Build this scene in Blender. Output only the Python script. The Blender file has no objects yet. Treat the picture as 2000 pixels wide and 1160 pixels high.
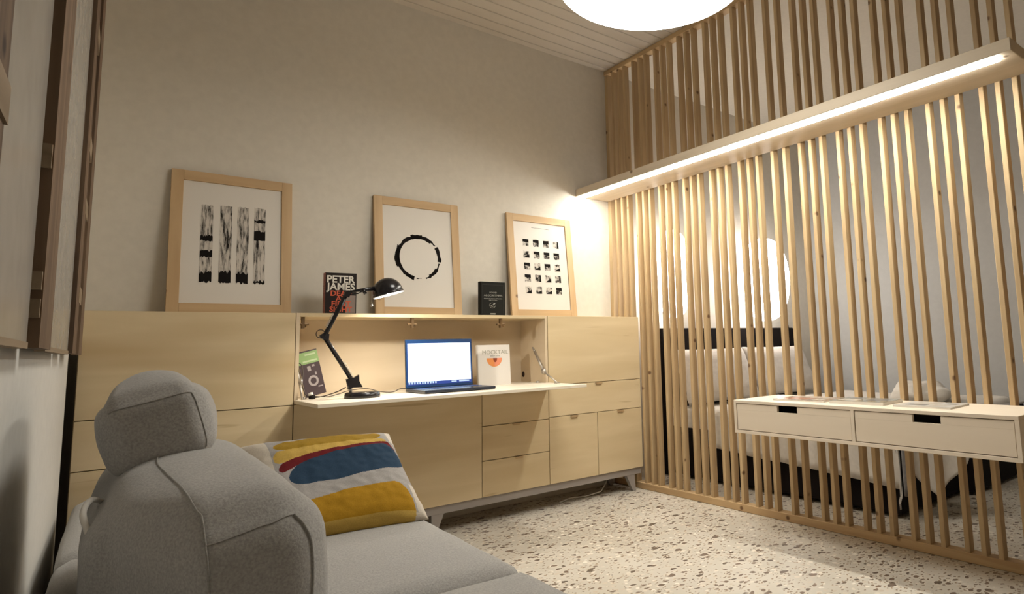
import bpy, bmesh, math, random
from mathutils import Vector, Matrix, noise
PI = math.pi
S = bpy.context.scene
COL = S.collection

# ------------------------------------------------------------------ camera
F = Vector((0.64100578, 0.75838728, 0.1181538)).normalized()
Rr = Vector((0.7656342, -0.64262594, -0.02891659))
Uu = Rr.cross(F).normalized(); Rr = F.cross(Uu).normalized()
cam = bpy.data.cameras.new('camera')
camo = bpy.data.objects.new('camera', cam)
COL.objects.link(camo)
M = Matrix(((Rr.x, Uu.x, -F.x, -2.92544), (Rr.y, Uu.y, -F.y, -3.52692), (Rr.z, Uu.z, -F.z, 0.95485), (0, 0, 0, 1)))
camo.matrix_world = M
cam.sensor_fit = 'HORIZONTAL'
cam.sensor_width = 36.0
cam.lens = 1220.445 / 2000 * 36
cam.shift_x = -201.36 / 2000
cam.shift_y = -47.42 / 2000
cam.clip_start = 0.01
cam.clip_end = 60
S.camera = camo

# ------------------------------------------------------------------ world, exposure
w = bpy.data.worlds.new('world'); S.world = w; w.use_nodes = True
w.node_tree.nodes['Background'].inputs[0].default_value = (0.9, 0.8, 0.65, 1)
w.node_tree.nodes['Background'].inputs[1].default_value = 0.0
S.view_settings.view_transform = 'Standard'
S.view_settings.look = 'None'
S.view_settings.gamma = 1
S.view_settings.use_curve_mapping = False
S.view_settings.exposure = 0.20
PENDANT = 15.5          # radiance of the pendant's diffuser
LED = 68.0              # radiance of the LED strip
LANTERN = 8.0           # bedside lanterns
SCREEN = 1.6
BULB = 1050.0            # desk lamp bulb

# ------------------------------------------------------------------ materials
def nmat(name):
    m = bpy.data.materials.new(name); m.use_nodes = True
    nt = m.node_tree; b = nt.nodes['Principled BSDF']
    return m, nt, b
def N(nt, t, **k):
    n = nt.nodes.new(t)
    for a, v in k.items(): setattr(n, a, v)
    return n
def link(nt, a, b): nt.links.new(a, b)
def ramp(nt, fac, stops):
    r = N(nt, 'ShaderNodeValToRGB')
    els = r.color_ramp.elements
    while len(els) < len(stops): els.new(0.5)
    for e, (p, c) in zip(els, stops):
        e.position = p; e.color = (*c, 1) if len(c) == 3 else c
    link(nt, fac, r.inputs[0]); return r.outputs[0]
def mapping(nt, scale, coord='Object', rnd=True, rot=(0, 0, 0)):
    tc = N(nt, 'ShaderNodeTexCoord')
    mp = N(nt, 'ShaderNodeMapping'); mp.inputs['Scale'].default_value = scale
    mp.inputs['Rotation'].default_value = rot
    src = tc.outputs[coord]
    if rnd:
        oi = N(nt, 'ShaderNodeObjectInfo')
        sc = N(nt, 'ShaderNodeVectorMath', operation='SCALE')
        cb = N(nt, 'ShaderNodeCombineXYZ')
        for i in range(3): link(nt, oi.outputs['Random'], cb.inputs[i])
        link(nt, cb.outputs[0], sc.inputs[0]); sc.inputs['Scale'].default_value = 31.7
        ad = N(nt, 'ShaderNodeVectorMath', operation='ADD')
        link(nt, src, ad.inputs[0]); link(nt, sc.outputs[0], ad.inputs[1]); src = ad.outputs[0]
    link(nt, src, mp.inputs['Vector'])
    return mp.outputs[0], src
def mixc(nt, fac, a, b, mode='MIX'):
    m = N(nt, 'ShaderNodeMix', data_type='RGBA', blend_type=mode)
    if isinstance(fac, float): m.inputs[0].default_value = fac
    else: link(nt, fac, m.inputs[0])
    for i, v in ((6, a), (7, b)):
        if isinstance(v, tuple): m.inputs[i].default_value = (*v, 1)
        else: link(nt, v, m.inputs[i])
    return m.outputs[2]
def bump(nt, b, h, s=0.2, d=0.002):
    n = N(nt, 'ShaderNodeBump'); n.inputs['Strength'].default_value = s; n.inputs['Distance'].default_value = d
    link(nt, h, n.inputs['Height']); link(nt, n.outputs[0], b.inputs['Normal'])

def flat(name, col, rough=0.5, metal=0.0, spec=0.5, emit=None, es=0):
    m, nt, b = nmat(name)
    b.inputs['Base Color'].default_value = (*col, 1)
    b.inputs['Roughness'].default_value = rough
    b.inputs['Metallic'].default_value = metal
    b.inputs['Specular IOR Level'].default_value = spec
    if emit:
        b.inputs['Emission Color'].default_value = (*emit, 1); b.inputs['Emission Strength'].default_value = es
    # faint procedural roughness variation
    v, _ = mapping(nt, (18, 18, 18)); n = N(nt, 'ShaderNodeTexNoise'); link(nt, v, n.inputs['Vector'])
    mr = N(nt, 'ShaderNodeMapRange'); mr.inputs['To Min'].default_value = max(0, rough - .05); mr.inputs['To Max'].default_value = min(1, rough + .05)
    link(nt, n.outputs['Fac'], mr.inputs['Value']); link(nt, mr.outputs[0], b.inputs['Roughness'])
    return m
def wood(name, light, dark, axis='Z', grain=22.0, knots=True, streak=None, rough=0.55, rnd=True, var=0.35):
    m, nt, b = nmat(name)
    g = grain; sc = {'X': (1.1, g, g), 'Y': (g, 1.1, g), 'Z': (g, g, 1.1)}[axis]
    v, src = mapping(nt, sc, rnd=rnd)
    n = N(nt, 'ShaderNodeTexNoise'); n.inputs['Scale'].default_value = 1.0; n.inputs['Detail'].default_value = 6; n.inputs['Distortion'].default_value = 0.6
    link(nt, v, n.inputs['Vector'])
    c = ramp(nt, n.outputs['Fac'], [(0.5 - var / 2, dark), (0.5 + var / 2, light)])
    big = N(nt, 'ShaderNodeTexNoise'); big.inputs['Scale'].default_value = 0.28; big.inputs['Detail'].default_value = 3
    link(nt, v, big.inputs['Vector'])
    if streak:
        f = ramp(nt, big.outputs['Fac'], [(0.60, (0, 0, 0)), (0.70, (1, 1, 1))])
        c = mixc(nt, f, c, streak)
    if streak:
        mp2 = N(nt, 'ShaderNodeMapping'); mp2.inputs['Scale'].default_value = (1.7, 22, 22); link(nt, src, mp2.inputs['Vector'])
        n3 = N(nt, 'ShaderNodeTexNoise'); n3.inputs['Scale'].default_value = 1.0; n3.inputs['Detail'].default_value = 2; n3.inputs['Distortion'].default_value = .4
        link(nt, mp2.outputs[0], n3.inputs['Vector'])
        f = ramp(nt, n3.outputs['Fac'], [(0.67, (0, 0, 0)), (0.72, (.5, .5, .5))])
        c = mixc(nt, f, c, (streak[0] * .8, streak[1] * .75, streak[2] * .7))
    if knots:
        vo = N(nt, 'ShaderNodeTexVoronoi'); vo.inputs['Scale'].default_value = 7.0
        link(nt, src, vo.inputs['Vector'])
        f = ramp(nt, vo.outputs['Distance'], [(0.05, (1, 1, 1)), (0.11, (0, 0, 0))])
        c = mixc(nt, f, c, (dark[0] * .35, dark[1] * .28, dark[2] * .25))
    link(nt, c, b.inputs['Base Color'])
    b.inputs['Roughness'].default_value = rough
    b.inputs['Specular IOR Level'].default_value = 0.35
    bump(nt, b, n.outputs['Fac'], 0.12, 0.001)
    return m

M_slat = wood('pine_slat', (0.58, 0.425, 0.24), (0.42, 0.285, 0.15))
M_rail = wood('pine_rail', (0.62, 0.44, 0.24), (0.47, 0.31, 0.16), axis='Y')
M_pelmet = wood('pine_pelmet', (0.62, 0.52, 0.40), (0.53, 0.44, 0.32), axis='Y', var=.5)
M_cab = wood('poplar_front', (0.70, 0.57, 0.365), (0.575, 0.445, 0.26), axis='X', grain=9.0, knots=False, streak=(0.46, 0.32, 0.16), rough=0.42, var=.55)
M_cabin = wood('poplar_inside', (0.68, 0.56, 0.40), (0.60, 0.48, 0.325), axis='X', grain=8.0, knots=False, rough=0.5, var=.6)
M_leaf = wood('poplar_leaf', (0.84, 0.76, 0.63), (0.77, 0.68, 0.55), axis='X', grain=14.0, knots=False, rough=0.4, var=.6)
M_frame = wood('frame_wood', (0.60, 0.42, 0.235), (0.48, 0.32, 0.165), axis='Z', grain=14, knots=True)
M_frameh = wood('frame_wood_h', (0.60, 0.42, 0.235), (0.48, 0.32, 0.165), axis='X', grain=14, knots=False)
M_birch = wood('birch_ply', (0.82, 0.71, 0.575), (0.76, 0.65, 0.515), axis='Y', grain=16, knots=False, rough=0.5, var=.7)
M_ply = wood('ply_edge', (0.62, 0.47, 0.30), (0.42, 0.28, 0.15), axis='Y', grain=160, knots=False)
M_dark = wood('reclaimed_wood', (0.20, 0.13, 0.08), (0.09, 0.055, 0.032), axis='Z', grain=26, knots=True, rough=0.8)
M_darkb = wood('reclaimed_block', (0.33, 0.25, 0.17), (0.22, 0.16, 0.10), axis='Y', grain=26, knots=False, rough=0.8)

def plaster(name, col, sc=6, amt=0.03):
    m, nt, b = nmat(name)
    v, _ = mapping(nt, (sc, sc, sc), rnd=False)
    n = N(nt, 'ShaderNodeTexNoise'); n.inputs['Detail'].default_value = 5; link(nt, v, n.inputs['Vector'])
    c = ramp(nt, n.outputs['Fac'], [(0.3, tuple(x * (1 - amt) for x in col)), (0.7, tuple(min(1, x * (1 + amt)) for x in col))])
    link(nt, c, b.inputs['Base Color']); b.inputs['Roughness'].default_value = 0.85
    b.inputs['Specular IOR Level'].default_value = 0.2
    n2 = N(nt, 'ShaderNodeTexNoise'); n2.inputs['Scale'].default_value = 30; link(nt, v, n2.inputs['Vector'])
    bump(nt, b, n2.outputs['Fac'], 0.06, 0.001)
    return m
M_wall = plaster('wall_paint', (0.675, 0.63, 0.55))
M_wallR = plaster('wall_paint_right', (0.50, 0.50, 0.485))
M_wallL = plaster('wall_paint_left', (0.64, 0.62, 0.58))

def ceiling_mat():
    m, nt, b = nmat('ceiling_boards')
    tc = N(nt, 'ShaderNodeTexCoord'); sp = N(nt, 'ShaderNodeSeparateXYZ'); link(nt, tc.outputs['Object'], sp.inputs[0])
    d = N(nt, 'ShaderNodeMath', operation='DIVIDE'); link(nt, sp.outputs['Y'], d.inputs[0]); d.inputs[1].default_value = 0.098
    fr = N(nt, 'ShaderNodeMath', operation='FRACT'); link(nt, d.outputs[0], fr.inputs[0])
    c = ramp(nt, fr.outputs[0], [(0.0, (0.46, 0.41, 0.34)), (0.06, (0.64, 0.58, 0.50)), (0.94, (0.64, 0.58, 0.50)), (1.0, (0.46, 0.41, 0.34))])
    link(nt, c, b.inputs['Base Color']); b.inputs['Roughness'].default_value = 0.6
    h = ramp(nt, fr.outputs[0], [(0.0, (0, 0, 0)), (0.08, (1, 1, 1)), (0.92, (1, 1, 1)), (1.0, (0, 0, 0))])
    bump(nt, b, h, 0.8, 0.006)
    return m
M_ceil = ceiling_mat()

def terrazzo():
    m, nt, b = nmat('terrazzo')
    tc = N(nt, 'ShaderNodeTexCoord')
    src = tc.outputs['Object']
    dn = N(nt, 'ShaderNodeTexNoise'); dn.inputs['Scale'].default_value = 34; dn.inputs['Detail'].default_value = 3; link(nt, src, dn.inputs['Vector'])
    ad = N(nt, 'ShaderNodeMix', data_type='VECTOR'); ad.inputs[0].default_value = 0.028
    link(nt, src, ad.inputs[4]); link(nt, dn.outputs['Color'], ad.inputs[5])
    c = (0.66, 0.60, 0.50)
    cl = N(nt, 'ShaderNodeTexNoise'); cl.inputs['Scale'].default_value = 2.5; link(nt, src, cl.inputs['Vector'])
    base = ramp(nt, cl.outputs['Fac'], [(0.35, (0.54, 0.49, 0.41)), (0.65, (0.64, 0.59, 0.51))])
    def layer(base, scale, th, frac, cols, soft=0.04, stretch=(1, 1, 1), rot=0.0):
        mp = N(nt, 'ShaderNodeMapping'); mp.inputs['Scale'].default_value = stretch; mp.inputs['Rotation'].default_value = (0, 0, rot)
        link(nt, ad.outputs[1], mp.inputs['Vector'])
        vo = N(nt, 'ShaderNodeTexVoronoi'); vo.inputs['Scale'].default_value = scale
        link(nt, mp.outputs[0], vo.inputs['Vector'])
        inside = ramp(nt, vo.outputs['Distance'], [(th - soft, (1, 1, 1)), (th, (0, 0, 0))])
        sp = N(nt, 'ShaderNodeSeparateColor'); link(nt, vo.outputs['Color'], sp.inputs[0])
        pick = N(nt, 'ShaderNodeMath', operation='LESS_THAN'); link(nt, sp.outputs[0], pick.inputs[0]); pick.inputs[1].default_value = frac
        mu = N(nt, 'ShaderNodeMath', operation='MULTIPLY'); link(nt, inside, mu.inputs[0]); link(nt, pick.outputs[0], mu.inputs[1])
        cc = ramp(nt, sp.outputs[1], cols)
        return mixc(nt, mu.outputs[0], base, cc)
    base = layer(base, 34, 0.42, 0.5, [(0, (0.80, 0.74, 0.64)), (1, (0.55, 0.46, 0.36))], 0.1, (1, 1.3, 1), .4)
    base = layer(base, 50, 0.36, 0.50, [(0, (0.22, 0.155, 0.10)), (1, (0.38, 0.28, 0.19))], 0.06, (1, 1.7, 1), .9)
    base = layer(base, 23, 0.36, 0.42, [(0, (0.11, 0.08, 0.06)), (1, (0.24, 0.17, 0.12))], 0.05, (1, 1.8, 1), -.5)
    base = layer(base, 11, 0.25, 0.30, [(0, (0.13, 0.10, 0.075)), (1, (0.22, 0.16, 0.12))], 0.04, (1, 1.6, 1), .2)
    link(nt, base, b.inputs['Base Color'])
    b.inputs['Roughness'].default_value = 0.38; b.inputs['Specular IOR Level'].default_value = 0.4
    return m
M_floor = terrazzo()

def fabric(name, col, sc=260, amt=0.18, b2=0.5):
    m, nt, b = nmat(name)
    v, src = mapping(nt, (sc, sc, sc), rnd=False)
    n = N(nt, 'ShaderNodeTexNoise'); n.inputs['Scale'].default_value = 1; n.inputs['Detail'].default_value = 3; link(nt, v, n.inputs['Vector'])
    c = ramp(nt, n.outputs['Fac'], [(0.3, tuple(x * (1 - amt) for x in col)), (0.7, tuple(x * (1 + amt) for x in col))])
    link(nt, c, b.inputs['Base Color']); b.inputs['Roughness'].default_value = 0.95
    b.inputs['Specular IOR Level'].default_value = 0.1
    try: b.inputs['Sheen Weight'].default_value = 0.25
    except KeyError: pass
    bump(nt, b, n.outputs['Fac'], b2, 0.0015)
    return m
M_sofa = fabric('sofa_fabric', (0.37, 0.355, 0.335))
M_seam = fabric('sofa_seam', (0.30, 0.285, 0.26))
M_linen = fabric('bed_linen', (0.66, 0.62, 0.56), amt=.05, sc=40, b2=.2)
M_pill = fabric('bed_pillow', (0.62, 0.57, 0.51), amt=.05, sc=40, b2=.2)
M_throw = fabric('grey_throw', (0.22, 0.21, 0.21), amt=.1, sc=60)
def attr_fabric():
    m, nt, b = nmat('striped_cushion_print')
    a = N(nt, 'ShaderNodeAttribute'); a.attribute_name = 'print'
    v, src = mapping(nt, (300, 300, 300), rnd=False)
    n = N(nt, 'ShaderNodeTexNoise'); n.inputs['Scale'].default_value = 1; link(nt, v, n.inputs['Vector'])
    r = ramp(nt, n.outputs['Fac'], [(0.3, (.85, .85, .85)), (0.7, (1, 1, 1))])
    c = mixc(nt, 1.0, a.outputs['Color'], r, 'MULTIPLY')
    link(nt, c, b.inputs['Base Color']); b.inputs['Roughness'].default_value = 0.9; b.inputs['Specular IOR Level'].default_value = .1
    bump(nt, b, n.outputs['Fac'], .3, .001)
    return m
M_cush = attr_fabric()
M_black = flat('black_enamel', (0.012, 0.011, 0.013), 0.22)
M_blackm = flat('black_matt', (0.008, 0.005, 0.0045), 0.8, spec=.15)
M_cable = flat('cable_rubber', (0.05, 0.035, 0.025), 0.5)
M_bulb = flat('bulb_glow', (.9, .9, .9), .5, emit=(1.0, .93, .80), es=BULB)
M_chrome = flat('brushed_steel', (0.50, 0.46, 0.41), 0.38, .7)
M_brass = flat('hinge_metal', (0.23, 0.15, 0.08), 0.4, 0.8)
M_grey = flat('grey_metal', (0.34, 0.31, 0.29), 0.45, 0.2)
M_handle = flat('handle_tab', (0.52, 0.38, 0.22), 0.35, 0.4)
M_gap = flat('recess_shade', (0.03, 0.012, 0.006), 0.9)  # near-black colour stands in for shade inside the hole and drawers
M_paper = flat('print_paper', (0.70, 0.655, 0.59), 0.6)
M_ink = flat('ink', (0.012, 0.010, 0.009), 0.9, spec=.1)
M_white = flat('white_plastic', (0.75, 0.72, 0.66), 0.4)
M_lampin = flat('reflector_white', (0.8, 0.8, 0.82), 0.4, emit=(1, .95, .9), es=.5)
M_pend = flat('pendant_diffuser', (0.9, 0.88, 0.84), 0.5, emit=(1.0, 0.975, 0.90), es=PENDANT)
M_pside = flat('pendant_side', (0.9, 0.88, 0.84), 0.5, emit=(1.0, 0.965, 0.88), es=2.2)
M_led = flat('led_strip', (0.9, 0.88, 0.8), 0.5, emit=(1.0, 0.985, 0.90), es=LED)
M_lant = flat('lantern_glow', (0.9, 0.88, 0.85), 0.5, emit=(1.0, 0.93, 0.88), es=LANTERN)
M_screen = flat('screen_page', (0.1, 0.1, 0.1), 0.3, emit=(0.78, 0.93, 1.0), es=SCREEN)
M_screenb = flat('screen_blue', (0.02, 0.03, 0.08), 0.3, emit=(0.02, 0.06, 0.35), es=.7)
M_task = flat('screen_icons', (0.1, 0.1, 0.1), 0.3, emit=(0.6, 0.8, 1.0), es=.8)
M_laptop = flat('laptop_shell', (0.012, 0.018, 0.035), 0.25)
M_keys = flat('laptop_keys_blue_glow', (0.02, 0.06, 0.22), 0.3)  # blue of the screen's glow put into the key and touchpad colour
M_bezel = flat('laptop_bezel_blue_glow', (0.015, 0.05, 0.15), 0.2)  # bezel colour carries the screen's reflected blue
M_darkstrip = flat('dark_strip_fill', (0.05, 0.02, 0.012), 0.7)

def ink_noise(name, sc, lo, hi, stretch=(1, 1, 1)):
    m, nt, b = nmat(name)
    v, src = mapping(nt, tuple(sc * s for s in stretch))
    n = N(nt, 'ShaderNodeTexNoise'); n.inputs['Scale'].default_value = 1; n.inputs['Detail'].default_value = 5; n.inputs['Roughness'].default_value = .65
    link(nt, v, n.inputs['Vector'])
    b.inputs['Specular IOR Level'].default_value = .1
    c = ramp(nt, n.outputs['Fac'], [(lo, (0.014, 0.011, 0.010)), (hi, (0.60, 0.55, 0.49))])
    link(nt, c, b.inputs['Base Color']); b.inputs['Roughness'].default_value = .7
    return m
M_inkA = ink_noise('brushed_ink', 30, .36, .56, (3, 1, .45))
M_inkB = ink_noise('block_ink', 34, .42, .58)
M_glossy_board = None
def board():
    m, nt, b = nmat('glossy_panel')
    b.inputs['Base Color'].default_value = (0.34, 0.32, 0.29, 1)
    v, _ = mapping(nt, (3, 3, 3)); n = N(nt, 'ShaderNodeTexNoise'); link(nt, v, n.inputs['Vector'])
    b.inputs['Roughness'].default_value = .22; c = ramp(nt, n.outputs['Fac'], [(.3, (.31, .29, .26)), (.7, (.35, .33, .30))]); link(nt, c, b.inputs['Base Color'])
    return m
M_board = board()

# ------------------------------------------------------------------ mesh helpers
ORG = {}
class G:
    """collects geometry in world coordinates"""
    def __init__(s): s.v = []; s.f = []; s.sm = []
    def add(s, vs, fs, smooth=False):
        n = len(s.v); s.v += [Vector(p) for p in vs]
        for f in fs: s.f.append(tuple(i + n for i in f)); s.sm.append(smooth)
        return s
    def box(s, x0, x1, y0, y1, z0, z1, bev=0.0, mat=None, seg=2):
        bm = bmesh.new(); bmesh.ops.create_cube(bm, size=1)
        sx, sy, sz = abs(x1 - x0), abs(y1 - y0), abs(z1 - z0)
        for v in bm.verts: v.co = Vector((v.co.x * sx, v.co.y * sy, v.co.z * sz))
        if bev > 0:
            bev = min(bev, min(sx, sy, sz) * .45)
            bmesh.ops.bevel(bm, geom=bm.edges[:], offset=bev, segments=seg, affect='EDGES', profile=0.6)
        c = Vector(((x0 + x1) / 2, (y0 + y1) / 2, (z0 + z1) / 2))
        T = (mat or Matrix()) @ Matrix.Translation(c)
        s.bm(bm, T, False); return s
    def bm(s, bm, T=Matrix(), smooth=False):
        bm.verts.index_update()
        s.add([T @ v.co for v in bm.verts], [[v.index for v in f.verts] for f in bm.faces], smooth); bm.free(); return s
    def tube(s, pts, r, seg=10, cap=True, closed=False):
        pts = [Vector(p) for p in pts]; n = len(pts)
        rs = r if isinstance(r, (list, tuple)) else [r] * n
        rings = []; up = None
        for i, p in enumerate(pts):
            a = pts[i - 1] if (i > 0 or closed) else p; b = pts[(i + 1) % n] if (i < n - 1 or closed) else p
            t = (b - a).normalized()
            if up is None:
                up = t.orthogonal().normalized()
            up = (up - t * up.dot(t))
            up = up.normalized() if up.length > 1e-6 else t.orthogonal().normalized()
            q = t.cross(up)
            rings.append([p + rs[i] * (math.cos(k * 2 * PI / seg) * up + math.sin(k * 2 * PI / seg) * q) for k in range(seg)])
        vs = [v for r_ in rings for v in r_]; fs = []
        m = n if closed else n - 1
        for i in range(m):
            j = (i + 1) % n
            for k in range(seg): fs.append((i * seg + k, i * seg + (k + 1) % seg, j * seg + (k + 1) % seg, j * seg + k))
        if cap and not closed: fs.append(tuple(range(seg))[::-1]); fs.append(tuple((n - 1) * seg + k for k in range(seg)))
        return s.add(vs, fs, True)
    def lathe(s, prof, c, axis=(0, 0, 1), seg=40):
        c = Vector(c); ax = Vector(axis).normalized(); u = ax.orthogonal().normalized(); q = ax.cross(u)
        vs = []; fs = []
        for r, h in prof:
            for k in range(seg):
                a = k * 2 * PI / seg; vs.append(c + ax * h + r * (math.cos(a) * u + math.sin(a) * q))
        for i in range(len(prof) - 1):
            for k in range(seg): fs.append((i * seg + k, i * seg + (k + 1) % seg, (i + 1) * seg + (k + 1) % seg, (i + 1) * seg + k))
        return s.add(vs, fs, True)
    def quad(s, a, b, c, d): return s.add([a, b, c, d], [(0, 1, 2, 3)])
    def prism(s, poly, d):
        """poly: 3D points of a face, d: extrusion vector"""
        n = len(poly); P = [Vector(p) for p in poly]; Q = [p + Vector(d) for p in P]
        return s.add(P + Q, [tuple(range(n))[::-1], tuple(range(n, 2 * n))] + [(i, (i + 1) % n, n + (i + 1) % n, n + i) for i in range(n)])

def obj(name, g, mat, parent=None, label=None, cat=None, group=None, kind=None, org=None):
    if parent is not None: o0 = ORG[parent.name]
    elif org is not None: o0 = Vector(org)
    else:
        xs = [v.x for v in g.v]; ys = [v.y for v in g.v]; zs = [v.z for v in g.v]
        o0 = Vector(((min(xs) + max(xs)) / 2, (min(ys) + max(ys)) / 2, min(zs)))
    me = bpy.data.meshes.new(name)
    me.from_pydata([tuple(v - o0) for v in g.v], [], g.f)
    me.polygons.foreach_set('use_smooth', g.sm)
    me.validate(); me.update()
    bm = bmesh.new(); bm.from_mesh(me); bmesh.ops.recalc_face_normals(bm, faces=bm.faces); bm.to_mesh(me); bm.free()
    me.materials.append(mat)
    o = bpy.data.objects.new(name, me); COL.objects.link(o)
    if parent is not None: o.parent = parent
    else: o.location = o0
    ORG[o.name] = o0
    props(o, label, cat, group, kind)
    return o
def props(o, label=None, cat=None, group=None, kind=None):
    if label: o['label'] = label
    if cat: o['category'] = cat
    if group: o['group'] = group
    if kind: o['kind'] = kind
def thing(name, loc, label, cat, group=None):
    o = bpy.data.objects.new(name, None); COL.objects.link(o); o.location = loc; o.empty_display_size = .1
    ORG[o.name] = Vector(loc); props(o, label, cat, group); return o
def struct(name, g, mat, parent=None):
    o = obj(name, g, mat, parent)
    if parent is None: o['kind'] = 'structure'
    return o
def text(name, body, size, T, mat, parent, ext=0.0004, align='CENTER', sx=1.0, bold=0.0):
    cu = bpy.data.curves.new(name, 'FONT'); cu.body = body; cu.size = size; cu.align_x = align; cu.align_y = 'CENTER'
    cu.extrude = ext; cu.offset = bold; cu.resolution_u = 3
    tmp = bpy.data.objects.new('tmp', cu); COL.objects.link(tmp)
    dg = bpy.context.evaluated_depsgraph_get(); me = bpy.data.meshes.new_from_object(tmp.evaluated_get(dg))
    g = G(); g.add([T @ Vector((v.co.x * sx, v.co.y, v.co.z)) for v in me.vertices], [tuple(p.vertices) for p in me.polygons])
    bpy.data.objects.remove(tmp); bpy.data.curves.remove(cu); bpy.data.meshes.remove(me)
    return obj(name, g, mat, parent)

def puff(cx, cy, cz, hx, hy, hz, r=0.3, bulge=(0, 0, 0), n=18, T=None, wob=0.0, seed=0.0):
    """soft upholstered block: rounded box with bulging faces. r = rounding as fraction of the smallest half size"""
    rr = r * min(hx, hy, hz)
    bm = bmesh.new(); bmesh.ops.create_cube(bm, size=2)
    bmesh.ops.subdivide_edges(bm, edges=bm.edges[:], cuts=n, use_grid_fill=True)
    H = Vector((hx, hy, hz))
    for v in bm.verts:
        u = v.co.copy()
        p = Vector((u.x * hx, u.y * hy, u.z * hz))
        inner = Vector([max(-(H[i] - rr), min(H[i] - rr, p[i])) for i in range(3)])
        d = p - inner
        if d.length > 1e-9: p = inner + d.normalized() * rr
        for i in range(3):
            j, k = (i + 1) % 3, (i + 2) % 3
            p[i] += bulge[i] * u[i] * (1 - u[j] ** 2) * (1 - u[k] ** 2)
        if wob: 
            q = p * 9 + Vector((seed, seed, seed)); p += wob * Vector((noise.noise(q), noise.noise(q + Vector((7, 0, 0))), noise.noise(q + Vector((0, 9, 0)))))
        v.co = p
    g = G(); g.bm(bm, (T or Matrix()) if T else Matrix.Translation((cx, cy, cz)), True)
    return g

# ================================================================== SETTING
ZC = 3.053
XL0, KL, YC = -3.074, 0.031, -3.527      # slightly skewed left wall
def xl(y): return XL0 + KL * (y - YC)
YB, XR, YN = 0.0, 2.6, -5.6
g = G(); g.box(xl(YN) - .2, XR, YN, YB, -0.1, 0.0); struct('floor', g, M_floor)
g = G(); g.box(xl(YN) - .2, 0.05, YN, YB, ZC, ZC + .1); struct('ceiling', g, M_ceil)
g = G(); g.box(0.05, XR, YN, YB, ZC, ZC + .1); struct('ceiling', g, M_wall)
g = G(); g.box(xl(YN) - .2, XR + .1, YB, YB + .1, -.1, ZC + .1); struct('wall_back', g, M_wall)
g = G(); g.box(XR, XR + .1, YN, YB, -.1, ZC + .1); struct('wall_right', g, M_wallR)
g = G(); g.box(xl(YN) - .2, XR + .1, YN - .1, YN, -.1, ZC + .1); struct('wall_front', g, M_wall)
ye = -0.38
g = G(); g.prism([(xl(ye), ye, 0), (xl(YN), YN, 0), (xl(YN) - .12, YN, 0), (xl(ye) - .12, ye, 0)], (0, 0, ZC)); struct('wall_left', g, M_wallL)
# recess between the wall's end and the sideboard: plain dark box up to the lattice
g = G(); g.box(-3.3, -2.99, ye, YB, 0, 0.985); struct('dark_strip_1', g, M_darkstrip)
g = G(); g.box(-3.3, -2.99, ye, YB, 0.985, ZC); struct('wall_corner', g, M_wall)

# ================================================================== SLAT PARTITION
SD, SW = 0.045, 0.021
part_ = thing('slat_partition', (0.02, -1.8, 0), 'floor to ceiling room divider of upright pine slats in groups of three', 'room divider')
starts = []
for k in range(-1, 5):
    y0 = -0.313 - 0.2289 * k
    starts += [y0, y0 - .065, y0 - .130]
starts += [-1.468, -1.547, -1.628 + 0.0]
for y0 in (-1.640 - .012,): starts += []
starts = [s for s in starts if s > -1.40] + [-1.466, -1.545]
for k in range(0, 9):
    y0 = -1.645 - 0.2289 * k
    starts += [y0, y0 - .065, y0 - .130]
g = G().box(0, SD, -.0105, .0105, 0.04, ZC - .035, .002, seg=1)
proto = None
for i, y0 in enumerate(starts):
    if proto is None:
        proto = obj('slat', G().box(0, SD, y0 - SW, y0, 0.04, ZC - .035, .002, seg=1), M_slat, part_)
        ybase = y0
    else:
        o = proto.copy(); COL.objects.link(o); o.parent = part_; o.location = (0, y0 - ybase, 0)
YE = starts[-1] - .10
obj('wall_post', G().box(0.004, .06, -.036, -.001, .04, ZC - .035, .002, seg=1), M_slat, part_)
obj('bottom_rail', G().box(-.004, SD + .01, YE, -.001, 0.001, .042, .002, seg=1), M_rail, part_)
obj('top_rail', G().box(-.004, SD + .01, YE, -.001, ZC - .036, ZC - .001, .002, seg=1), M_rail, part_)

# light pelmet
pel = thing('light_shelf', (-.15, -1.39, 2.03), 'long pine pelmet box with a glowing light strip, crossing the slats', 'light shelf')
W_, L_, SZ, SH = .297, 2.785, 2.030, .056
g = G(); g.box(-W_, -.002, -L_, -.002, SZ + .004, SZ + SH, .002, seg=1)
obj('board', g, M_pelmet, pel)
g = G(); g.box(-W_ + .020, -W_ + .062, -L_ + .055, -.012, SZ - .004, SZ + .005, .003)
obj('light_strip', g, M_led, pel)

# ================================================================== SIDEBOARD
YF = -.305; TOP = 1.159; ZB = .149; TK = .018
def carcass(g, x0, x1, z0, z1, back=True):
    yf = YF + .016
    g.box(x0, x0 + TK, yf, -.006, z0, z1); g.box(x1 - TK, x1, yf, -.006, z0, z1)
    g.box(x0 + TK, x1 - TK, yf, -.006, z0, z0 + TK); g.box(x0 + TK, x1 - TK, yf, -.006, z1 - TK, z1)
    if back: g.box(x0 + TK, x1 - TK, -.014, -.006, z0 + TK, z1 - TK)
def front(name, x0, x1, z0, z1, parent, tab=None, tabname='handle'):
    e = .0018
    o = obj(name, G().box(x0 + e, x1 - e, YF, YF + .0155, z0 + e, z1 - e, .001, seg=1), M_cab, parent)
    if tab is not None:
        g = G(); g.box(tab - .026, tab + .026, YF - .010, YF + .0005, z1 - .004, z1 - .0015); g.box(tab - .026, tab + .026, YF - .010, YF - .0085, z1 - .013, z1 - .003, .001)
        obj(tabname, g, M_handle, o)
    return o
XA, XB, XCc, XD = -2.950, -2.177, -.7590, -.003
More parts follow.
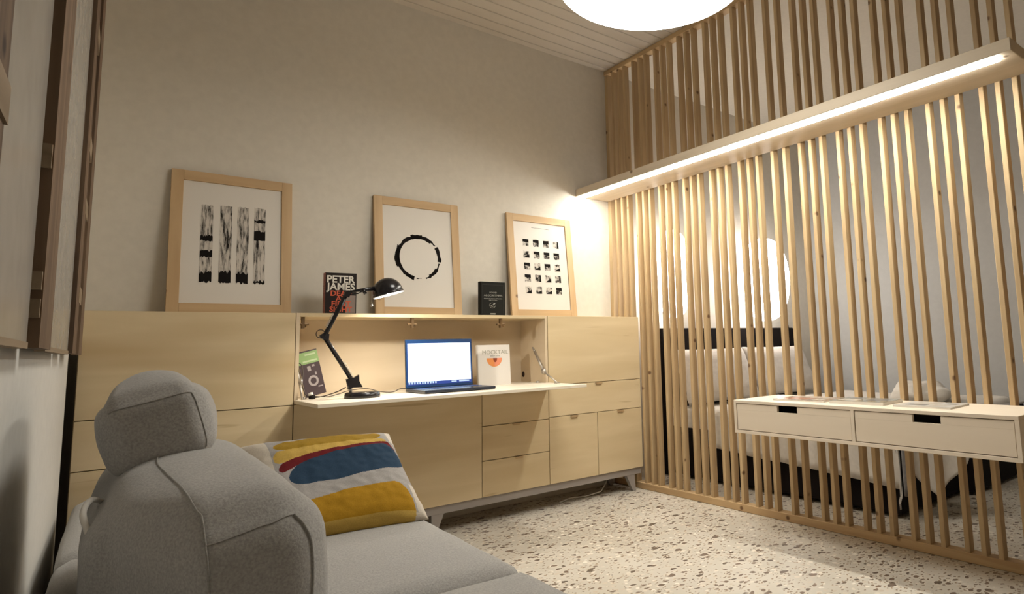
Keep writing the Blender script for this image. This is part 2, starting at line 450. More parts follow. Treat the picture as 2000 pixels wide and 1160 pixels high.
# left unit
ua = thing('sideboard_cabinet', ((XA + XB) / 2, -.15, 0.105), 'pale wood cabinet unit behind the sofa, under the picture of four black strips', 'cabinet')
g = G(); carcass(g, XA, XB, ZB, TOP); obj('carcass', g, M_cab, ua)
front('flap_door', XA, XB, .730, TOP, ua)
front('drawer', XA, XB, .538, .730, ua)
front('door', XA, (XA + XB) / 2, ZB, .538, ua, (XA + XB) / 4 + XA / 2); front('door', (XA + XB) / 2, XB, ZB, .538, ua)
# middle unit (secretary)
ub = thing('secretary_cabinet', ((XB + XCc) / 2, -.15, 0.105), 'pale wood cabinet with an open fold-down desk holding the laptop', 'cabinet')
ZN = .753
yf = YF + .002
for a in (XB + .002, XCc - TK): obj('side_panel', G().box(a, a + TK - .002, yf, -.006, ZN - TK, TOP), M_cabin, ub)
obj('top_panel', G().box(XB + TK, XCc - TK, yf, -.006, TOP - TK, TOP, .001, seg=1), M_cab, ub)
obj('niche_floor', G().box(XB + TK, XCc - TK, YF + .02, -.006, ZN - TK, ZN), M_leaf, ub)
g = G(); carcass(g, XB + .002, XCc, ZB, ZN - TK)
obj('carcass', g, M_cabin, ub)
obj('back_panel', G().box(XB + TK, XCc - TK, -.020, -.006, ZN, TOP - TK), M_cabin, ub)
leaf = obj('drop_leaf', G().box(XB + .002, XCc - .002, -.692, YF - .001, ZN - .0165, ZN, .0015, seg=1), M_leaf, ub, label='pale open desk leaf')
XM = -1.2085
front('door', XB, XM, ZB, ZN - .020, ub)
front('drawer', XM, XCc, .535, ZN - .020, ub)
front('drawer', XM, XCc, .345, .535, ub, -.99)
front('drawer', XM, XCc, ZB, .345, ub, -.975)
for hx in (-2.142, -1.607, -1.074):
    g = G(); g.box(hx - .006, hx + .006, -.292, -.272, TOP - TK - .055, TOP - TK); g.box(hx - .026, hx + .026, -.290, -.276, TOP - TK - .040, TOP - TK - .030, .003)
    g.tube([(hx + .014, -.283, TOP - TK - .05), (hx + .014, -.283, TOP - TK - .03)], .005, 8)
    obj('hinge', g, M_brass, ub)
# grommet hole in right inner side: flat disc coloured as the hole's shade
xs_ = XCc - TK
g = G(); g.lathe([(0.0005, .0006), (.0165, .0006), (.0175, 0.0001)], (xs_, -.046, .800), (-1, 0, 0), 20); obj('cable_hole', g, M_gap, ub)
# stay arm
g = G()
A = (xs_ - .006, -.170, .968); B = (xs_ - .010, -.297, .822); Cc = (xs_ - .012, -.44, ZN + .004)
g.tube([A, (xs_ - .006, -.196, .935)], [.004, .007], 8); g.tube([(xs_ - .006, -.190, .944), B], .0075, 8); g.tube([B, Cc], [.006, .0045], 8)
g.lathe([(0.0, .012), (.015, .010), (.018, .002), (.018, -.006), (0, -.008)], B, (-1, 0, 0), 20)
g.box(Cc[0] - .012, Cc[0] + .010, Cc[1] - .018, Cc[1] + .012, ZN, ZN + .006)
obj('stay_arm', g, M_chrome, ub)
g = G(); g.lathe([(0, .011), (.008, .010), (.011, .004), (.011, 0)], (xs_ - .022, -.247, ZN), seg=16); obj('hinge_cap', g, M_chrome, ub)
g = G(); g.lathe([(0, .011), (.008, .010), (.011, .004), (.011, 0)], (XB + .048, -.292, ZN), seg=16); obj('hinge_cap', g, M_chrome, ub)
# left stay arm
g = G(); xs2 = XB + TK
g.tube([(xs2 + .006, -.19, .944), (xs2 + .010, -.285, .835)], .0065, 8); g.tube([(xs2 + .010, -.285, .835), (xs2 + .012, -.33, ZN + .004)], .005, 8)
g.lathe([(0.0, .012), (.015, .010), (.016, .002), (0, -.006)], (xs2 + .010, -.285, .835), (1, 0, 0), 20); obj('stay_arm', g, M_chrome, ub)
# right unit
uc = thing('sideboard_cabinet', ((XCc + XD) / 2, -.15, 0.105), 'pale wood cabinet unit beside the slat partition, under the picture of small squares', 'cabinet')
g = G(); carcass(g, XCc, XD, ZB, TOP); obj('carcass', g, M_cab, uc)
front('flap_door', XCc, XD, .735, TOP, uc)
front('drawer', XCc, XD, .543, .735, uc, -.370)
front('door', XCc, -.386, ZB, .543, uc, -.572); front('door', -.386, XD, ZB, .543, uc, -.194)
# base frame
ubs = thing('metal_plinth', (-1.5, -.15, 0), 'grey metal plinth frame with splayed legs carrying the pale cabinets', 'plinth')
g = G(); g.box(XA, XD - .01, YF + .012, YF + .05, .106, ZB - .001, .002); g.box(XA, XD - .01, -.06, -.02, .106, ZB - .001, .002)
obj('rail', g, M_grey, ubs)
for lx, dx in ((XA + .05, -.02), (-1.462, -.02), (-.105, .03)):
    for (ly, dy) in ((YF + .03, -.004), (-.045, .004)):
        g = G(); a, bq = .035, .012
        top = [(lx - a, ly - .016, .106), (lx + a, ly - .016, .106), (lx + a, ly + .016, .106), (lx - a, ly + .016, .106)]
        bot = [(lx + dx - bq, ly + dy - .012, 0.001), (lx + dx + bq, ly + dy - .012, 0.001), (lx + dx + bq, ly + dy + .012, 0.001), (lx + dx - bq, ly + dy + .012, 0.001)]
        g.add(top + bot, [(0, 1, 2, 3), (7, 6, 5, 4), (0, 4, 5, 1), (1, 5, 6, 2), (2, 6, 7, 3), (3, 7, 4, 0)])
        obj('leg', g, M_grey, ubs)
g = G(); pts = [(-.62, -.20, .004), (-.52, -.17, .01), (-.42, -.19, .005), (-.30, -.21, .02), (-.20, -.15, .06), (-.16, -.06, .10)]
g.tube(pts, .004, 8); obj('white_cord', g, M_white, None, 'thin white cord sagging in the shadow under the right cabinet', 'cord')

# ================================================================== FRAMED PRINTS
def frame(x0, fw, label):
    zb, H_ = TOP, .700
    yb_, yt = -.088, -.020
    ang = math.asin((yt - yb_) / H_)
    t = thing('framed_print', (x0 + fw / 2, yb_, zb), label, 'picture', 'framed prints on the sideboard')
    # local frame: u along x, v up the frame, n towards the room
    ev = Vector((0, math.sin(ang), math.cos(ang))); en = Vector((0, -math.cos(ang), math.sin(ang)))
    T = Matrix(((1, 0, 0, x0), (0, ev.y, en.y, yb_ ), (0, ev.z, en.z, zb), (0, 0, 0, 1)))
    T = T @ Matrix.Translation((0, 0.006, 0))
    b = .048; th = .020; h = H_ - .012
    def P(x0, x1, v0, v1, n0, n1, bev=0.001): return G().box(x0, x1, v0, v1, n0, n1, bev, T, 1)
    obj('frame_side', P(0, b, 0, h, -th, 0), M_frame, t); obj('frame_side', P(fw - b, fw, 0, h, -th, 0), M_frame, t)
    obj('frame_rail', P(b, fw - b, 0, b, -th, 0), M_frameh, t); obj('frame_rail', P(b, fw - b, h - b, h, -th, 0), M_frameh, t)
    sh = obj('print_sheet', P(b - .002, fw - b + .002, b - .002, h - b + .002, -.014, -.008, 0), M_paper, t)
    return t, T, sh, b, h
random.seed(3)
# print with four brushed strips
FW1 = .515
t, T, sh, b, h = frame(-2.6645, FW1, 'wooden picture frame holding a print of four tall brushed black strips')
def ragged(u0, u1, v0, v1, T, n=9, amp=.004, z=-.0075):
    top = [(u0 + (u1 - u0) * i / n, v1 + random.uniform(-amp, amp)) for i in range(n + 1)]
    bot = [(u1 - (u1 - u0) * i / n, v0 + random.uniform(-amp, amp) * .6) for i in range(n + 1)]
    return [T @ Vector((a, c, z)) for a, c in bot[::-1] + top[::-1]]
for i, (uc_, wv) in enumerate(((.147, .050), (.225, .050), (.297, .050), (.370, .050))):
    g = G(); poly = ragged(uc_ - wv / 2, uc_ + wv / 2, .156, .528 + .003 * i, T)
    g.add(poly, [tuple(range(len(poly)))]); ss = obj('ink_strip', g, M_inkA, sh)
    for (a0, a1) in (((.150, .196), (.27, .30), (.35, .375)), ((.150, .205),), ((.150, .20),), ((.150, .163), (.37, .42), (.46, .475)))[i]:
        poly = ragged(uc_ - wv / 2, uc_ + wv / 2, a0, a1, T, 12, .010 if a1 < .25 else .006, z=-.0070); g = G(); g.add(poly, [tuple(range(len(poly)))]); obj('ink_blot', g, M_ink, ss)
# ring print
t, T, sh, b, h = frame(-1.7297, .511, 'wooden picture frame holding a print of a broken black brush ring')
g = G(); cu_, cv_ = .255, .340
def ring(a0, a1, r0, r1, n=40):
    n = max(3, int(abs(a1 - a0) / 6)); vs = []; 
    for i in range(n + 1):
        a = math.radians(a0 + (a1 - a0) * i / n); j0 = random.uniform(-.0015, .0015); j1 = random.uniform(-.004, .004)
        vs += [T @ Vector((cu_ + (r0 + j0) * math.cos(a), cv_ + (r0 + j0) * math.sin(a), -.0075)), T @ Vector((cu_ + (r1 + j1) * math.cos(a), cv_ + (r1 + j1) * math.sin(a), -.0075))]
    g.add(vs, [(2 * i, 2 * i + 2, 2 * i + 3, 2 * i + 1) for i in range(n)])
ring(52, 256, .114, .134); ring(80, 110, .116, .139); ring(150, 205, .114, .141); ring(38, 56, .122, .131); ring(-8, 33, .116, .136); ring(-72, -12, .122, .132); ring(-60, -30, .114, .134); ring(262, 276, .120, .125); ring(236, 256, .114, .136)
obj('ink_ring', g, M_ink, sh)
# twenty squares
t, T, sh, b, h = frame(-.8769, .511, 'wooden picture frame holding a print of twenty small black squares in rows')
for r_ in range(5):
    for c_ in range(4):
        u0 = .115 + c_ * .080; v0 = .155 + r_ * .0800
        g = G(); s_ = .046
        poly = ragged(u0, u0 + s_, v0, v0 + s_, T, 4, .003); g.add(poly, [tuple(range(len(poly)))])
        o = obj('ink_square', g, M_inkB, sh)
        g = G(); k = random.random()
        if k < .35: poly = [(u0, v0), (u0 + s_, v0), (u0 + s_, v0 + s_ * .5), (u0 + s_ * .4, v0 + s_ * .25)]
        elif k < .7: poly = [(u0 + s_ * .65, v0), (u0 + s_, v0), (u0 + s_ * .95, v0 + s_), (u0 + s_ * .75, v0 + s_)]
        else: poly = [(u0, v0 + s_ * .6), (u0 + s_, v0 + s_ * .5), (u0 + s_, v0 + s_), (u0, v0 + s_)]
        g.add([T @ Vector((a, c, -.0070)) for a, c in poly], [tuple(range(len(poly)))]); obj('ink_blot', g, M_ink, o)
g = G(); g.add([T @ Vector(p) for p in ((.19, .604, -.0075), (.33, .602, -.0075), (.33, .604, -.0075), (.19, .606, -.0075))], [(0, 1, 2, 3)]); obj('caption_line', g, M_ink, sh)

# ================================================================== BOOKS
def bookT(x, y, z, yaw=0, lean=0, roll=0):
    return Matrix.Translation((x, y, z)) @ Matrix.Rotation(yaw, 4, 'Z') @ Matrix.Rotation(roll, 4, 'Y') @ Matrix.Rotation(-lean, 4, 'X')
def book(T, w_, h_, d_, cover, spine, name, label, pages=M_paper):
    loc = T.translation.copy()
    t = thing(name, loc, label, 'book')
    obj('pages', G().box(.003, w_ - .003, .003, d_ - .003, .003, h_ - .003, 0, T), pages, t)
    g = G(); g.box(0, w_, 0, .002, 0, h_, 0, T); g.box(0, w_, d_ - .002, d_, 0, h_, 0, T); obj('cover', g, cover, t)
    obj('spine', G().box(-.001, .002, 0, d_, 0, h_, 0, T), spine, t)
    return t
def onface(T, x, z, y=-.0006):   # text plane on the front face (facing -y)
    return T @ Matrix.Translation((x, y, z)) @ Matrix.Rotation(PI / 2, 4, 'X')
M_bk = flat('cover_black', (0.014, 0.008, 0.006), .6, spec=.25); M_red = flat('cover_red', (0.28, 0.07, 0.04), .5)
M_or = flat('title_orange', (0.62, 0.10, 0.04), .5); M_wt = flat('title_white', (0.72, 0.68, 0.60), .5)
M_bc = flat('cover_charcoal', (0.010, 0.010, 0.008), .7, spec=.2); M_gt = flat('title_grey', (0.34, 0.33, 0.29), .5)
T = bookT(-2.024, -.200, TOP, math.radians(-4))
t = book(T, .150, .212, .042, M_bk, M_red, 'paperback_book', 'thick paperback with red spine, white and orange capitals, standing on the sideboard')
text('title', 'PETER', .050, onface(T, .073, .178), M_wt, t, sx=.98, bold=.0012)
text('title', 'JAMES', .050, onface(T, .076, .140), M_wt, t, sx=1.0, bold=.0012)
for s_, z_ in (('DEAD', .106), ('AT', .080), ('FIRST', .054), ('SIGHT', .025)):
    text('subtitle', s_, .037, onface(T, .076, z_), M_or, t, sx=1.05, bold=.0008)
g = G(); g.box(.098, .146, -.0006, 0, .008, .098, 0, T); obj('cover_picture', g, flat('cover_photo', (0.26, 0.20, 0.17), .5), t)
text('spine_title', 'PETER JAMES', .022, T @ Matrix.Translation((-.0016, .021, .105)) @ Matrix.Rotation(-PI / 2, 4, 'Z') @ Matrix.Rotation(PI / 2, 4, 'X') @ Matrix.Rotation(-PI / 2, 4, 'Z'), flat('spine_lettering', (.45, .22, .15), .5), t)

T = bookT(-1.133, -.150, TOP, math.radians(0), 0)
t = book(T, .167, .212, .030, M_bc, M_bc, 'hardback_book', 'small black hardback with grey lettering standing between the ring and squares pictures')
for s_, z_, sz in (('FOOD', .146, .014), ('ALGORITHMS', .128, .0165), ('MANUALE ILLUSTRATO', .109, .0095), ('PER CUCINA', .099, .008)):
    text('title', s_, sz, onface(T, .085, z_), M_gt, t, sx=1.25)
g = G()
for (r0, a0, a1) in ((.018, 20, 200), (.012, 200, 380), (.022, 230, 350)):
    g.tube([T @ Vector((.078 + r0 * math.cos(math.radians(a)), -.0006, .070 + .8 * r0 * math.sin(math.radians(a)))) for a in range(a0, a1 + 1, 15)], .0012, 5)
g.tube([T @ Vector((.062, -.0006, .062)), T @ Vector((.098, -.0006, .082))], .0022, 5); obj('emblem', g, M_gt, t); g = G()
g.box(.066, .100, -.0006, 0, .014, .021, 0, T)
obj('publisher_mark', g, M_gt, t)
g = G(); g.box(.012, .155, -.0004, 0, .194, .1945, 0, T); g.box(.012, .0125, -.0004, 0, .02, .194, 0, T); g.box(.155, .1555, -.0004, 0, .02, .194, 0, T); obj('border_line', g, flat('dim_line', (.09, .085, .07), .5), t)

M_wcov = flat('cover_white', (0.72, 0.68, 0.63), .4); M_orange = flat('fruit_orange', (0.75, 0.27, 0.07), .5); M_pink = flat('fruit_pink', (0.74, 0.25, 0.14), .5); M_seed = flat('fruit_core', (.25, .04, .01), .5)
T = bookT(-1.176, -.205, ZN, math.radians(-3), math.radians(4))
t = book(T, .208, .237, .022, M_wcov, M_wcov, 'recipe_book', 'white book with an orange half circle on its cover, right of the laptop')
text('title', 'MOCKTAIL', .034, onface(T, .112, .192), flat('title_taupe', (.36, .35, .28), .5), t, sx=1.0)
text('subtitle', 'SENZA ALCOL', .010, onface(T, .112, .171), M_gt, t)
g = G(); pts = [(math.cos(math.radians(a)), math.sin(math.radians(a))) for a in range(180, 361, 15)]
poly = [T @ Vector((.105 + .050 * a, -.0006, .158 + .050 * c)) for a, c in pts]; g.add(poly, [tuple(range(len(poly)))]); obj('half_circle', g, M_orange, t)
g = G(); pts2 = [(math.cos(math.radians(a)), math.sin(math.radians(a))) for a in range(270, 361, 15)]
poly = [T @ Vector((.105, -.0010, .158))] + [T @ Vector((.105 + .046 * a, -.0010, .158 + .046 * c)) for a, c in pts2]; g.add(poly, [tuple(range(len(poly)))]); obj('half_circle', g, M_pink, t)
g = G(); poly = [T @ Vector((.110 + .013 * math.cos(math.radians(a)), -.0014, .158 + .024 * math.sin(math.radians(a)))) for a in range(180, 361, 20)]; g.add(poly, [tuple(range(len(poly)))]); obj('core_mark', g, M_seed, t)

# dark book with green top band, leaning on the left side of the niche
M_green = flat('cover_green', (0.22, 0.34, 0.13), .5); M_vio = flat('cover_plum', (0.055, 0.036, 0.040), .4); M_greenl = flat('cover_pale_green', (.42, .50, .30), .5)
T = Matrix.Translation((-2.100, -.215, ZN + .0)) @ Matrix.Rotation(math.radians(6), 4, 'Z') @ Matrix.Rotation(math.radians(-13), 4, 'Y') @ Matrix.Rotation(math.radians(-3), 4, 'X')
T = Matrix.Translation((0, 0, .001)) @ T
wq, hq = .096, .222
t = thing('hardback_book', T.translation.copy(), 'tilted dark book with a green band on top, left end of the desk niche', 'book')
obj('pages', G().box(.002, wq - .002, .002, .018, .002, hq - .002, 0, T), M_paper, t)
g = G(); g.box(0, wq, 0, .002, 0, hq, 0, T); g.box(0, wq, .018, .020, 0, hq, 0, T); obj('cover', g, M_vio, t)
g = G(); g.box(0, wq, -.0008, 0, .158, hq - .006, 0, T); obj('green_band', g, M_green, t, label='green band')
g = G(); g.box(.02, .088, -.0012, 0, .166, .174, 0, T); g.box(.035, .085, -.0012, 0, .198, .206, 0, T); obj('band_lettering', g, M_greenl, t)
g = G(); 
vs = []
for i in range(25):
    a = i * 2 * PI / 24
    for r_ in (.014, .024): vs.append(T @ Vector((.050 + r_ * math.cos(a), -.0008, .072 + r_ * 1.1 * math.sin(a))))
g.add(vs, [(2 * i, 2 * i + 2, 2 * i + 3, 2 * i + 1) for i in range(24)])
g.box(.034, .050, -.0008, 0, .122, .146, 0, T); g.box(.057, .070, -.0008, 0, .140, .150, 0, T); g.box(.064, .072, -.0008, 0, .098, .112, 0, T); g.box(.066, .088, -.0008, 0, .036, .042, 0, T)
obj('cover_drawings', g, flat('drawing_grey', (.33, .29, .28), .5), t)

# ================================================================== DESK LAMP
ly = -.385
lamp = thing('desk_lamp', (-1.915, -.45, ZN), 'black jointed desk lamp with round base standing on the open desk', 'lamp')
g = G(); g.lathe([(0, .0), (.078, 0.0), (.080, .004), (.077, .024), (.070, .027), (0, .0275)], (-1.915, -.455, ZN + .0005), seg=48); obj('base', g, M_black, lamp)
P0 = Vector((-1.966, -.44, ZN + .026)); P1 = Vector((-1.967, -.45, .827)); J1 = Vector((-2.098, -.48, 1.041)); J2 = Vector((-2.019, -.52, 1.232)); NK = Vector((-1.957, -.535, 1.254)); HD = Vector((-1.900, -.545, 1.264))
g = G(); g.tube([P0, P1 - Vector((0, 0, .02))], .007, 12); obj('post', g, M_chrome, lamp)
g = G(); g.tube([P0 + Vector((-.004, -.004, .018)), P0 + Vector((-.018, -.012, .018))], .003, 8); obj('knob', g, M_chrome, lamp)
def plate(pts, y, th=.012):
    g = G(); g.prism([(a, y - th / 2, c) for a, c in pts], (0, th, 0)); return g
g = plate([(P1.x - .010, P1.z - .035), (P1.x + .006, P1.z - .025), (P1.x + .052, P1.z - .026), (P1.x + .036, P1.z + .004), (P1.x + .034, P1.z + .034), (P1.x + .010, P1.z + .020), (P1.x - .022, P1.z + .016)], P1.y, .018); obj('clamp', g, M_black, lamp)
def arm(A, B, name, w_=.008):
    g = G(); d = (B - A).normalized(); s_ = Vector((d.z, 0, -d.x)) * .006
    g.tube([A + s_, B + s_], .0042, 10); g.tube([A - s_, B - s_], .0042, 10)
    a, b_ = A.lerp(B, .12), A.lerp(B, .88)
    g.box(-.007, .007, -.005, .005, 0, (B - A).length, .001, Matrix.Translation(A) @ d.to_track_quat('Z', 'Y').to_matrix().to_4x4(), 1)
    return obj(name, g, M_black, lamp)
a1 = arm(P1 + Vector((.004, 0, .01)), J1, 'lower_arm'); a2 = arm(J1, J2, 'upper_arm')
def spring(A, B, par):
    g = G(); n = 60; d = B - A; q = d.normalized(); u = q.orthogonal().normalized(); v_ = q.cross(u)
    g.tube([A + d * (i / n) + .0045 * (math.cos(i * 1.3) * u + math.sin(i * 1.3) * v_) for i in range(n + 1)], .0011, 5); obj('spring', g, M_chrome, par)
o_ = Vector((.016, -.010, .006))
spring(P1.lerp(J1, .08) + o_, P1.lerp(J1, .42) + o_, a1); spring(J1.lerp(J2, .2) + Vector((-.014, -.01, .004)), J1.lerp(J2, .52) + Vector((-.014, -.01, .004)), a2)
g = plate([(J1.x - .014, J1.z - .010), (J1.x + .018, J1.z - .018), (J1.x + .020, J1.z + .012), (J1.x - .008, J1.z + .014), (J1.x - .022, J1.z + .004)], J1.y, .016); obj('elbow_joint', g, M_black, lamp)
g = G(); c0 = J1 + Vector((-.016, 0, .012)); g.tube([c0 + Vector((.019 * math.cos(a), 0, .019 * math.sin(a))) for a in [i * PI / 10 for i in range(20)]], .0022, 6, closed=True); obj('cable_loop', g, M_cable, lamp)
g = plate([(J2.x - .012, J2.z - .010), (J2.x + .012, J2.z - .012), (J2.x + .024, J2.z + .008), (J2.x + .010, J2.z + .020), (J2.x - .008, J2.z + .012)], J2.y, .016); obj('wrist_joint', g, M_black, lamp)
g = G(); g.tube([J2 + Vector((.004, 0, .012)), NK, HD], [.004, .008, .010], 10); g.tube([J2 + Vector((.010, -.004, -.002)), NK.lerp(J2, .2) + Vector((0, -.004, -.012)), NK + Vector((.012, -.004, -.002))], .0025, 8)
g.tube([NK + Vector((.006, -.006, .006)), NK + Vector((.02, -.006, -.018))], .008, 10); obj('neck', g, M_black, lamp)
ax = Vector((-.20, -.10, -.97)).normalized() * -1            # points from opening to the dome's top
ax = Vector((.30, .10, .95)).normalized(); ax = Vector((-.27, .06, .96)).normalized()
dc = Vector((-1.836, -.55, 1.248)); R_ = .068
prof = [(R_ * math.cos(a), R_ * 1.0 * math.sin(a)) for a in [i * (PI / 2) / 14 for i in range(15)]]
g = G(); g.lathe(prof, dc, ax, 48); g.lathe([(R_, 0), (R_ + .003, -.004), (R_ + .003, -.012), (R_, -.012)], dc, ax, 48)
shd = obj('shade', g, M_black, lamp)
g = G(); g.lathe([(r_ * .965, h_ * .96 - .001) for r_, h_ in prof], dc, ax, 48); obj('reflector', g, M_lampin, shd)
g = G(); g.lathe([(R_ * .96, -.0125), (R_ + .0025, -.0125), (R_ + .0025, -.016), (R_ * .96, -.016), (R_ * .96, -.0125)], dc, ax, 48); obj('rim', g, M_lampin, shd)
g = G(); g.lathe([(0, -.010), (.012, -.006), (.020, .006), (.016, .022), (.010, .036)], dc, ax, 24); obj('bulb', g, M_bulb, shd)
g = G(); g.tube([dc.lerp(HD, .3), HD], [.018, .011], 16); obj('socket', g, M_black, shd)
g = G(); pc = HD + Vector((-.012, -.006, -.012)); g.tube([pc, pc - Vector((0, 0, .066))], .0008, 6); g.lathe([(0, -.006), (.005, -.003), (.006, 0), (.004, .005), (0, .006)], pc - Vector((0, 0, .070)), seg=14); obj('pull_chain', g, M_chrome, lamp)
# lamp's own cord, running over the desk to the adapter
def cr(pts, n=8):
    P = [Vector(p) for p in pts]; P = [P[0]] + P + [P[-1]]; out = []
    for i in range(1, len(P) - 2):
        for k in range(n):
            t_ = k / n; a, b_, c_, d_ = P[i - 1:i + 3]
            out.append(.5 * ((2 * b_) + (-a + c_) * t_ + (2 * a - 5 * b_ + 4 * c_ - d_) * t_ ** 2 + (-a + 3 * b_ - 3 * c_ + d_) * t_ ** 3))
    return out + [P[-2]]
g = G(); g.tube(cr([(-1.99, -.45, .805), (-2.02, -.42, .785), (-2.06, -.35, .765), (-2.095, -.325, .760)]), .0025, 8); obj('cord', g, M_cable, lamp)
g = G(); g.tube(cr([(-2.092, -.328, .766), (-2.03, -.30, .758), (-1.96, -.24, .764), (-1.90, -.20, .775), (-1.80, -.16, .778), (-1.74, -.2, .760), (-1.70, -.26, .757), (-1.66, -.27, .772), (-1.62, -.285, .770)]), .0022, 8)
obj('laptop_cable', g, M_cable, None, 'thin black cable looping behind the desk lamp to the laptop', 'cable')
t = thing('power_adapter', (-2.108, -.322, ZN), 'small black and white plug lying at the left end of the desk leaf', 'plug')
g = G(); g.lathe([(0, 0), (.014, .001), (.016, .008), (.013, .016), (0, .018)], (-2.102, -.322, ZN + .001), seg=18); obj('body', g, M_blackm, t)
g = G(); g.lathe([(0, 0), (.011, 0), (.010, .012), (0, .014)], (-2.106, -.318, ZN + .018), (-.3, 0, 1), 16); obj('cap', g, M_white, t)
g = G(); g.tube(cr([(-2.156, -.26, .925), (-2.140, -.265, .915), (-2.132, -.27, .88), (-2.138, -.29, .82), (-2.125, -.30, .775), (-2.115, -.315, .767)]), .0022, 8); obj('hanging_cable', g, M_cable, None, 'thin dark cable hanging down in front of the green banded book', 'cable')

# ================================================================== LAPTOP
lp = thing('laptop', (-1.45, -.42, ZN), 'open black laptop with a lit white screen on the fold-down desk', 'laptop')
X0, X1 = -1.648, -1.265
g = G(); g.prism([(X0, -.552, ZN + .004), (X1 + .006, -.552, ZN + .004), (X1 + .006, -.552, ZN + .0145), (X0, -.552, ZN + .0145)], (0, .247, 0))
bm = bmesh.new(); bm.free()
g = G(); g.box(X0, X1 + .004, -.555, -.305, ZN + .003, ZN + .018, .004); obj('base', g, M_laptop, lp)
g = G()
for r_ in range(6):
    n_ = 14
    for c_ in range(n_):
        kx = X0 + .022 + c_ * (X1 - X0 - .040) / n_; ky = -.350 - r_ * .0175
        if r_ == 5 and 4 <= c_ <= 8:
            if c_ == 4: g.box(kx, kx + 5 * (X1 - X0 - .040) / n_ - .004, ky - .0135, ky, ZN + .0178, ZN + .0195)
            continue
        g.box(kx, kx + (X1 - X0 - .040) / n_ - .004, ky - .0135, ky, ZN + .0178, ZN + .0195)
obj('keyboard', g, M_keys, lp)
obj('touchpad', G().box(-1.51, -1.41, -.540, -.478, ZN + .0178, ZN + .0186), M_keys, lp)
# lid
ang = math.radians(4)
Tl = Matrix.Translation((X0, -.308, ZN + .018)) @ Matrix.Rotation(-ang, 4, 'X')
LW = X1 - X0; LH = .256
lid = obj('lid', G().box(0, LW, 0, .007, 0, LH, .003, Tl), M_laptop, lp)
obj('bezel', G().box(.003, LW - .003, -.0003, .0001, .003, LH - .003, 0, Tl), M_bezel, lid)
obj('display_desktop', G().box(.010, LW - .010, -.0006, 0, .016, LH - .020, 0, Tl), M_screenb, lid)
obj('display_page', G().box(.013, LW - .012, -.0012, -.0006, .032, LH - .022, 0, Tl), M_screen, lid)
g = G()
for i in range(11): g.box(.016 + i * .0145, .016 + i * .0145 + .008, -.0012, -.0006, .021, .031, 0, Tl)
g.box(.255, .285, -.0012, -.0006, .022, .028, 0, Tl); g.box(.30, .36, -.0012, -.0006, .022, .028, 0, Tl); obj('taskbar_icons', g, M_task, lid)
g = G(); g.box(.182, .190, -.0016, -.0012, .122, .130, 0, Tl); g.box(.18, .198, -.0016, -.0012, .117, .119, 0, Tl); g.box(.345, .350, -.0016, -.0012, .205, .208, 0, Tl); obj('page_mark', g, flat('page_grey', (.4, .4, .4), .5, emit=(.5, .6, .55), es=.7), lid)

# ================================================================== FLOATING DRAWER UNIT
du = thing('floating_drawer_unit', (-.191, -2.07, .507), 'wall-hung birch plywood box with two drawers, fixed across the slats', 'drawer unit')
DX, Y1, Y2, Z0, Z1 = -.3816, -1.424, -2.710, .507, .670; tk = .015
g = G(); g.box(DX, -.001, Y2, Y1, Z1 - tk, Z1, .001, seg=1); g.box(DX, -.001, Y2, Y1, Z0, Z0 + tk, .001, seg=1)
g.box(DX, -.001, Y1 - tk, Y1, Z0 + tk, Z1 - tk); g.box(DX, -.001, Y2, Y2 + tk, Z0 + tk, Z1 - tk); g.box(DX, -.001, -2.072 - tk / 2, -2.072 + tk / 2, Z0 + tk, Z1 - tk); g.box(-.010, -.001, Y2 + tk, Y1 - tk, Z0 + tk, Z1 - tk)
obj('casing', g, M_birch, du)
def drawer(ya, yb, ca, cb):
    e = .003; za, zb = Z0 + tk + e, Z1 - tk - e
    g = G(); th = DX + .004, DX + .018; cut = .030
    g.box(th[0], th[1], yb + e, ya - e, za, zb - cut, .0008, seg=1); g.box(th[0], th[1], ca, ya - e, zb - cut, zb); g.box(th[0], th[1], yb + e, cb, zb - cut, zb)
    o = obj('drawer', g, M_birch, du)
    g = G(); g.box(th[1], -.03, yb + .02, ya - .02, za, za + .008); g.box(th[1], -.03, ya - .03, ya - .02, za, zb - .03); g.box(th[1], -.03, yb + .02, yb + .03, za, zb - .03); obj('drawer_box', g, M_gap, o)
drawer(Y1 - tk, -2.072 + tk / 2, -1.684, -1.795); drawer(-2.072 - tk / 2, Y2 + tk, -2.330, -2.439)

# magazines on the drawer unit
def mag(pts, z, th, mat, label, marks):
    t = thing('magazine', (sum(p[0] for p in pts) / 4, sum(p[1] for p in pts) / 4, z), label, 'magazine')
    g = G(); g.prism([(a, b_, z + .0005) for a, b_ in pts], (0, 0, th - .001)); obj('pages', g, M_paper, t)
    g = G(); g.prism([(a, b_, z + th - .0005) for a, b_ in pts], (0, 0, .001)); g.prism([(a, b_, z) for a, b_ in pts], (0, 0, .0006)); obj('cover', g, mat, t)
    c = [Vector((a, b_, 0)) for a, b_ in pts]
    def uv(u, v): return c[0] * (1 - u) * (1 - v) + c[1] * u * (1 - v) + c[2] * u * v + c[3] * (1 - u) * v
    for (u0, u1, v0, v1, m_) in marks:
        q = [uv(u0, v0), uv(u1, v0), uv(u1, v1), uv(u0, v1)]
        g = G(); g.prism([(p.x, p.y, z + th + .0004) for p in q], (0, 0, .0004)); obj('cover_picture', g, m_, t)
    return t
def rect(cx, cy, w_, l_, a):
    return [(cx + dx * math.cos(a) - dy * math.sin(a), cy + dx * math.sin(a) + dy * math.cos(a)) for dx, dy in ((-w_ / 2, l_ / 2), (-w_ / 2, -l_ / 2), (w_ / 2, -l_ / 2), (w_ / 2, l_ / 2))]
